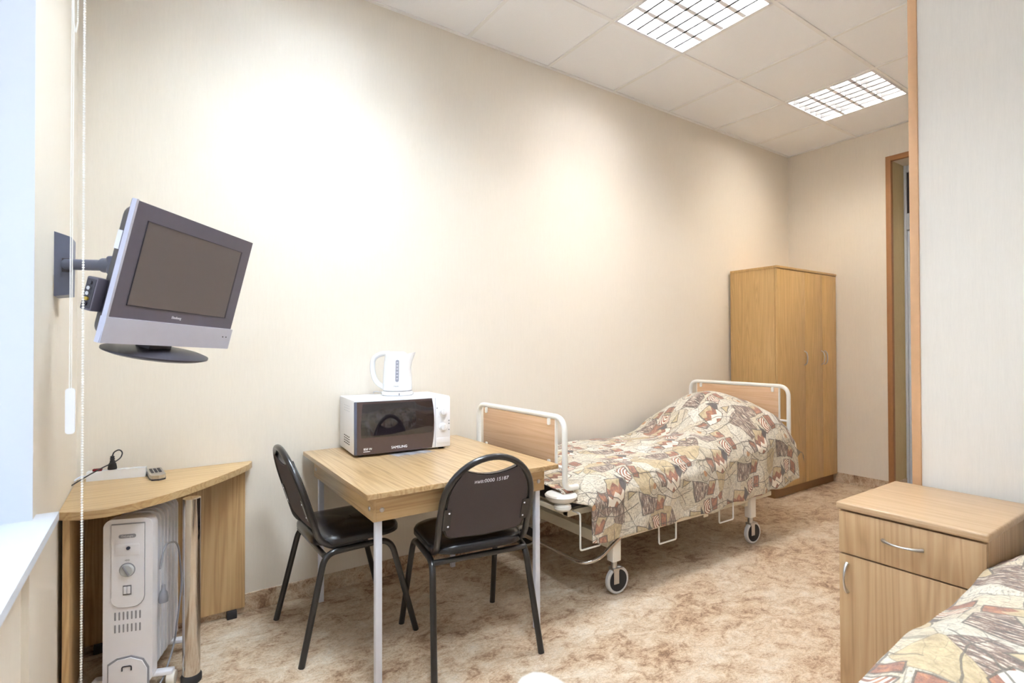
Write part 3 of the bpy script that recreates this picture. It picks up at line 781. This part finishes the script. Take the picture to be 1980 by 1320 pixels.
obj('lettering', xf(text('PHILIPS', .008, .0003), T(.010, -.0745, .048) @ R(PI/2, 'X')), LETGREY, kt)

# ------------------------------------------------------------------ chairs
def chair(loc, rz, label, note):
    t = thing('chair', label, 'chair', loc, rz)
    r = .0125
    bm = new()
    fr = None
    for s in (-1, 1):
        legs = fillet([(s*.222, -.235, 0), (s*.198, -.140, .405), (s*.193, .135, .408), (s*.220, .240, 0)], [0, .05, .06, 0], 7)
        # split into rear leg, rail, front leg
        m1 = next(i for i, p in enumerate(legs) if p.y > -.08); m2 = max(i for i, p in enumerate(legs) if p.y < .10)
        obj('leg', tb(legs[:m1+1], r, 14), BLACKM, t); 
        L2 = legs[m2:] if m2 > m1 else legs[m1:]
        obj('leg', tb([legs[m1]]+L2[1:], r, 14), BLACKM, t)
    bm = tb([(-.196, -.142, .398), (.196, -.142, .398)], r*.9, 12); tube(bm, [(-.19, .09, .405), (.19, .09, .405)], r*.9, 12)
    obj('seat_crossbar', bm, BLACKM, t)
    def P(x, z, d=0):
        y = -.150-.125*(z-.43)/.39+.03*((x/.18)**2-.6)*0
        return Vector((x, y+d, z))
    path = [(-.176, .02, .418), (-.180, -.10, .418), P(-.186, .455), P(-.188, .56), P(-.185, .635)]
    a = [P(.185*math.cos(th), .630+.178*math.sin(th)) for th in [PI-PI*k/22 for k in range(1, 22)]]
    pts = fillet([path[0], path[1], path[2], path[3]], [0, .05, .05, 0], 7)+[path[4]]+a
    pts = pts+[P(.185, .635)]+fillet([P(.188, .56), P(.186, .455), (.180, -.10, .418), (.176, .02, .418)], [0, .05, .05, 0], 7)
    obj('back_frame', tb(pts, r, 14), BLACKM, t)
    # seat pad
    bm = new()
    prof = [(0, .430), (.0, .452), (.006, .462), (.02, .470), (.06, .474), (.12, .474)]
    outl = rrect(.40, .37, .095, 8, 0, .012); rings = []
    def ring(ins, z):
        return [bm.verts.new((x*(1-ins/.20), .012+(y-.012)*(1-ins/.185), z+(.006*(1-(x/.21)**2) if ins > .05 else 0))) for x, y in outl]
    for ins, z in [(.012, .424), (0, .430), (0, .446), (.006, .457), (.020, .465), (.06, .470), (.12, .470), (.17, .469)]: rings.append(ring(ins, z))
    for A, B in zip(rings, rings[1:]):
        for k in range(len(A)): bm.faces.new((A[k], A[(k+1) % len(A)], B[(k+1) % len(A)], B[k]))
    bm.faces.new(rings[0][::-1]); bm.faces.new(rings[-1])
    obj('seat', bm, VINYL, t)
    # back panel outline
    o = []
    for k in range(9):       # concave top from right ear to left ear
        x = .118-.236*k/8; o.append((x, .742+.028*(x/.118)**2))
    arc = [(-.171*math.sin(th), .635+.171*math.cos(th)) for th in [math.radians(d) for d in (48, 58, 68, 78, 90)]]
    o += arc+[(-.172, .58), (-.170, .53), (-.160, .505), (-.14, .494), (0, .486), (.14, .494), (.160, .505), (.170, .53), (.172, .58)]+[(-x, z) for x, z in arc[::-1]]
    bm = new(); prism(bm, o, lambda u, v, d: P(u, v, -.006+d), .024); bevel_all(bm, .005, 2, 50)
    bk = obj('backrest', bm, VINYL, t)
    bm = new(); prism(bm, [(x*.965, .62+(z-.62)*.965) for x, z in o], lambda u, v, d: P(u, v, -.0095+d), .005)
    bb = obj('rear_board', bm, BOARD, bk)
    bm = new(); bw = new()
    for s in (-1, 1):
        prism(bm, rrect(.030, .085, .006, 3, s*.163, .575), lambda u, v, d: P(u, v, -.013+d), .004)
        for z in (.548, .602):
            b = lt([(.004, 0), (.003, .002), (0, .0025)], 10); m = T(*P(s*.157, z, -.013)) @ R(PI/2, 'X'); xf(b, m)
            me = bpy.data.meshes.new('x'); b.to_mesh(me); b.free(); bw.from_mesh(me); bpy.data.meshes.remove(me)
    obj('bracket', bm, BLACKM, bk); obj('rivet', bw, LETTER, bk)
    if note:
        b = text(note, .021, .0004); tilt = math.atan(.125/.39)
        # bend the line of writing slightly
        for v in b.verts: v.co.y += -.006+.10*max(0, v.co.x)**1.35
        xf(b, T(*P(-.0, .722, -.0108)) @ R(PI/2+tilt, 'X'))
        obj('inventory_number', b, LETTER, bb)
    return t
chair((1.350, -.774, 0), -.14, 'black tubular chair with white inventory number on its back, in front of the table', 'инв:0000 15187')
chair((.953, -.375, 0), -PI/2+.02, 'black tubular chair seen side-on at the left end of the table', None)

# ------------------------------------------------------------------ hospital beds
def bed(loc, label):
    t = thing('hospital_bed', label, 'bed', loc, 0)
    hw = .388
    def end(x, zt, zb, nm, turn):
        # tube loop
        pts = [(x+turn*.075, -hw, zb-.035), (x, -hw, zb-.035), (x, -hw, zt-.014), (x, hw, zt-.014), (x, hw, zb-.035), (x+turn*.075, hw, zb-.035)]
        f = obj(nm+'_frame', tb(fillet(pts, [0, .06, .07, .07, .06, 0], 8), .0135, 14), WHITE, t)
        obj(nm+'_panel', bx((x-.009, -.322, zt-.235), (x+.009, .322, zt-.026), .001), BEECH, f)
        bm = new()
        for y in (-.285, .285):
            for z in (zt-.040, zt-.235): prism(bm, rrect(.018, .032, .006, 3, y, z), lambda u, v, d: Vector((x-.016+d, u, v)), .032)
            
        obj('clip', bm, WHITE, f)
        bm = new()
        for s in (-1, 1): box(bm, (x-.006, s*.322, zt-.235), (x+.006, s*.330, zt-.026)) 
        obj('panel_edge', bm, WHITE, f)
        bm = new(); tube(bm, [(x, -hw, zt-.245), (x, hw, zt-.245)], .008, 10); obj('lower_rail', bm, WHITE, f)
    end(0, .905, .60, 'footboard', 1)
    end(1.94, .965, .52, 'headboard', -1)
    # deck
    bm = new()
    for s in (-1, 1): box(bm, (.03, s*.372, .425), (1.92, s*.335, .455), .003)
    for x in (.03, .5, 1.0, 1.5, 1.88): box(bm, (x, -.37, .428), (x+.035, .37, .452), .002)
    obj('deck_frame', bm, CREAM, t)
    bm = new()
    for k in range(18): box(bm, (.08+k*.1, -.35, .452), (.14+k*.1, .35, .458))
    obj('slat', bm, CREAM, t)
    # base
    bm = new()
    for s in (-1, 1): box(bm, (.30, s*.390, .262), (1.72, s*.360, .292), .003)
    obj('base_rail', bm, CREAM, t)
    bm = new()
    for x in (.27, 1.44): box(bm, (x, -.385, .235), (x+.045, .385, .29), .003)
    obj('crossbeam', bm, CREAM, t)
    obj('beam_label', bx((.268, -.335, .25), (.2705, -.305, .275)), LETTER, t)
    bm = new()
    for x in (.35, 1.35):
        for s in (-1, 1): box(bm, (x, s*.30, .29), (x+.03, s*.27, .43))
    obj('riser', bm, CREAM, t)
    for x in (.315, 1.49):
        for s in (-1, 1):
            y = s*.385
            obj('leg', bx((x-.027, y-.022, .165), (x+.027, y+.022, .312), .003), WHITE, t)
            cs = obj('caster', lt([(.015, .130), (.015, .165), (.013, .17)], 16, c=(x, y, 0)), STEEL, t)
            an = -.08 if s < 0 else -.5
            Mx = T(x, y, 0) @ R(an, 'Z')
            bm = new(); box(bm, (-.020, -.021, .118), (.02, .021, .132), .003)
            for q in (-1, 1): box(bm, (-.016, q*.019-.0015, .055), (.016, q*.019+.0015, .125), .001)
            box(bm, (.0, -.018, .125), (.045, .018, .130), .002)
            obj('fork', xf(bm, Mx), STEEL, cs)
            wl = obj('wheel', xf(lt([(.053, -.011), (.062, -.013), (.067, -.008), (.067, .008), (.062, .013), (.053, .011)], 34, c=(.018, 0, .067), axis='y'), Mx), TYRE, cs)
            obj('hub', xf(lt([(.006, -.0165), (.012, -.0145), (.053, -.0125), (.054, 0), (.053, .0125), (.012, .0145), (.006, .0165)], 28, c=(.018, 0, .067), axis='y'), Mx), RUB, cs)
    # brake pedal bar in chrome
    p = [(.335, -.413, .288), (.20, -.405, .205), (.130, -.375, .187), (.118, -.30, .187), (.118, .30, .187), (.130, .375, .187), (.20, .405, .205), (.335, .413, .288)]
    obj('pedal_bar', tb(fillet(p, .06, 5), .0095, 12), CHROME, t)
    bm = new()
    for s in (-1, 1): lathe(bm, [(.017, s*.407-.003), (.017, s*.407+.012)], 18, c=(.335, 0, .288), axis='y')
    obj('pedal_boss', bm, STEEL, t)
    # wire hooks along the sides and corner bumpers
    for s in (-1, 1):
        for x0, x1, zb, zt in ((.060, .185, .280, .45), (.60, .735, .196, .43), (1.115, 1.25, .207, .43)):
            y = s*.425
            obj('wire_hook', tb(fillet([(x0, s*.36, zt), (x0, y, zt), (x0, y, zb), (x1, y, zb), (x1, y, zt), (x1, s*.36, zt)], .012, 4), .0045, 8), WHITE, t)
        bp = obj('corner_bumper', lt([(.03, -.018), (.060, -.012), (.074, .002), (.078, .014), (.072, .020), (0, .020)], 30, c=(-.005, s*.365, .520), sx=.95), WHITE, t)
        obj('bumper_disc', lt([(.012, .022), (.035, .020), (.052, .012), (.054, 0), (.046, -.008), (0, -.010)], 30, c=(-.02, s*.395, .484), sx=.75, sy=.75), WHITE, bp)
    obj('rail_catch', bx((1.02, -.392, .248), (1.06, -.386, .270), .002), CREAM, t)
    return t
def mattress(loc, label, x0=.045, x1=1.90):
    o = obj('mattress', bx((x0, -.375, .459), (x1, .375, .545), .03, 4), MATT, None, loc)
    return tag(o, label, 'mattress')
bed((1.825, -.455, 0), 'white metal hospital bed against the long wall, behind the table')
mattress((1.825, -.455, 0), 'dark mattress mostly hidden under the patterned cover of the bed by the long wall')
bed((.565, -2.665, 0), 'white metal bed in the near right corner, only its footboard corner showing')
mattress((.565, -2.665, 0), 'dark mattress hidden under the patterned cover of the nearest bed')

def smooth(a, b, x):
    u = max(0, min(1, (x-a)/(b-a))); return u*u*(3-2*u)
def cover(name, loc, side, hfun, hang, xs0, xs1, label, tuck=None):
    """side: -1 hangs towards -Y, +1 towards +Y. coordinates local to the bed"""
    bm = new(); uvl = bm.loops.layers.uv.new('UVMap')
    NX, NT_, NH = 150, 60, 34
    rows = []
    def P(u, k):
        # k: 0..NT_ over the top, then down the side
        if k <= NT_:
            xa = xs0
            x = xa+(xs1-xa)*u; q = k/NT_
            y = -side*.385+side*(.385+.408)*q
            z = hfun(x, y)
            e = smooth(.90, 1.0, q); z -= .028*e*e
            e2 = smooth(.06, 0, q); z -= .03*e2
            s = (.385+.408)*q
        else:
            q = (k-NT_)/NH
            xa = xs0+.125*smooth(0, .30, q)
            x = xa+(xs1-xa)*u
            zt = hfun(x, side*.408)-.028; zb = hang(x)
            z = zt+(zb-zt)*q
            fold = (.010*math.sin(x*13+1.3)+.006*math.sin(x*29+q*1.5))*smooth(0, .7, q)
            y = side*(.408+(.030*smooth(0, .25, q)+.012*q+fold)*(1 if tuck is None else 1-smooth(tuck-.25, tuck, x)))
            s = .793+(zt-z)
        wr = .0035*math.sin(x*31+y*17)*math.sin(y*23-x*7)
        return Vector((x, y, z+wr)), (x, s)
    for i in range(NX+1):
        rows.append([P(i/NX, k) for k in range(NT_+NH+1)])
    vs = [[bm.verts.new(p[0]) for p in r] for r in rows]
    for i in range(NX):
        for k in range(NT_+NH):
            f = bm.faces.new((vs[i][k], vs[i+1][k], vs[i+1][k+1], vs[i][k+1]))
            for lp, (a, b) in zip(f.loops, ((i, k), (i+1, k), (i+1, k+1), (i, k+1))):
                uu, ss = rows[a][b][1]; lp[uvl].uv = (uu, -ss+1.0)
    for f in bm.faces: f.smooth = True
    bmesh.ops.recalc_face_normals(bm, faces=bm.faces[:])
    o = obj(name, bm, COVER, None, loc, fin=False)
    m = o.modifiers.new('cloth_thickness', 'SOLIDIFY'); m.thickness = .004; m.offset = 0
    return tag(o, label, 'bedspread')
def h1(x, y):
    z = .556+.050*smooth(.02, .45, x)
    z += .275*math.exp(-((x-1.66)/.30)**4*.55-((x-1.66)/.42)**2*.5)*math.exp(-((y-.02)/.36)**2*.85)
    z += .075*math.exp(-((x-1.30)/.34)**2)*math.exp(-((y+.16)/.26)**2)
    z += .012*math.sin(x*9+y*6)*math.exp(-((x-1.3)/.6)**2)
    z += .03*math.exp(-((y-x*.9+1.25)/.05)**2)*smooth(.9, 1.3, x)*smooth(.1, -.2, y)
    z -= .03*smooth(1.84, 1.93, x)
    z += .055*math.exp(-((x-1.80)/.22)**2)*math.exp(-((y+.36)/.20)**2)
    return z
def hb1(x): return .300+.020*smooth(1.0, 1.6, x)+.006*math.sin(x*17)+.03*smooth(1.7, 1.93, x)
c1 = cover('bedspread', (1.825, -.455, 0), -1, h1, hb1, -.008, 1.925, 'patterned tapestry bedspread over the bed by the long wall, humped over a pillow')
# frayed corner tassel of the bedspread
bm = new()
A = Vector((1.925, -.445, .52))
prism(bm, [(0, .03), (.055, .0), (.0, -.035)], lambda u, v, d: A+Vector((u, -.001+d, v)), .003)
for k in range(5): tube(bm, fillet([A+Vector((.05, 0, 0)), A+Vector((.075+.004*k, 0, -.002-.004*k)), A+Vector((.082+.003*k, 0, -.04-.006*k))], .02), .0008, 5)
obj('frayed_corner', bm, plain('grey fringe', '8f8679', .9), c1)
def h2(x, y):
    z = .590
    z += .10*math.exp(-((x-1.62)/.36)**2)*math.exp(-((y+.02)/.40)**2)
    z += .02*math.exp(-((x-1.0)/.4)**2)
    z += .008*math.sin(x*11+y*7)
    return z
c2 = cover('bedspread', (.565, -2.665, 0), 1, h2, lambda x: .30+.008*math.sin(x*15), .05, 1.90, 'patterned tapestry bedspread on the nearest bed, beside the bedside cabinet', tuck=1.5)

# ------------------------------------------------------------------ wardrobe
wd = thing('wardrobe', 'tall three-door oak-look wardrobe in the far corner', 'wardrobe', (4.375, -.43, 0))
WL, WH, WD = .975, 1.868, .42
obj('carcass', bx((0, 0+.02, .075), (WL, WD-.008, WH-.018), .001), OAK_W, wd)
obj('top', bx((-.004, -.004, WH-.018), (WL+.003, WD-.008, WH), .001), OAK_W, wd)
obj('plinth', bx((.0, .035, 0), (WL, WD-.03, .075)), plain('brown plinth', '8f6a42', .5), wd)
dx = WL/3
for k, hx_ in ((0, .405), (1, .700), (2, .757)):
    hx_ = {0: .412, 1: .655, 2: .757}[k]
xs_d = [0, .435, .728, WL]
for k in range(3):
    d = obj('door', bx((xs_d[k]+.0015, 0, .078), (xs_d[k+1]-.0015, .018, WH-.022), .001), OAK_W, wd)
    hxx = (.413, .702, .754)[k]
    pts = [(hxx, 0, 1.060), (hxx, -.022, 1.072), (hxx, -.030, 1.12), (hxx, -.022, 1.168), (hxx, 0, 1.180)]
    obj('door_handle', tb(fillet(pts, .03, 5), lambda u: .0042+.0015*math.sin(PI*u), 10), STEEL, d)

# ------------------------------------------------------------------ bedside cabinet
ns = thing('bedside_cabinet', 'oak-look bedside cabinet with one drawer beside the nearest bed', 'bedside cabinet', (2.155, -2.063, 0))
NW, ND, NH_ = .191, .47, .70
bm = new()
box(bm, (.018, -NW, .0), (ND, -NW+.016, NH_-.02)); box(bm, (.018, NW-.016, 0), (ND, NW, NH_-.02)); box(bm, (.018, -NW, .05), (ND, NW, .066)); box(bm, (ND-.006, -NW, .05), (ND, NW, NH_-.02)); box(bm, (.05, -NW+.016, 0), (.066, NW-.016, .05)); box(bm, (.018, -NW, .52), (ND, NW, .532))
obj('carcass', bm, OAK_N, ns)
bm = new(); box(bm, (-.006, -NW-.006, NH_-.024), (ND, NW+.006, NH_), .006, 3); obj('top', bm, OAK_NT, ns)
dw = obj('drawer', bx((0, -NW+.001, .533), (.018, NW-.001, NH_-.029), .0015), OAK_N, ns)
def bow(c, axis, L):
    pts = []
    for k in range(15):
        u = k/14*2-1; off = .024*(1-u*u)**.8
        pts.append(Vector((c[0]-.002-off, c[1]+(L/2*u if axis == 'y' else 0), c[2]+(L/2*u if axis == 'z' else 0))))
    return tb(pts, lambda u: .0028+.0030*abs(2*u-1)**1.5, 10)
obj('drawer_handle', bow((0, .008, .608), 'y', .105), STEEL, dw)
dd = obj('door', bx((0, -NW+.001, .052), (.018, NW-.001, .528), .0015), OAK_N, ns)
obj('door_handle', bow((0, NW-.026, .455), 'z', .095), STEEL, dd)
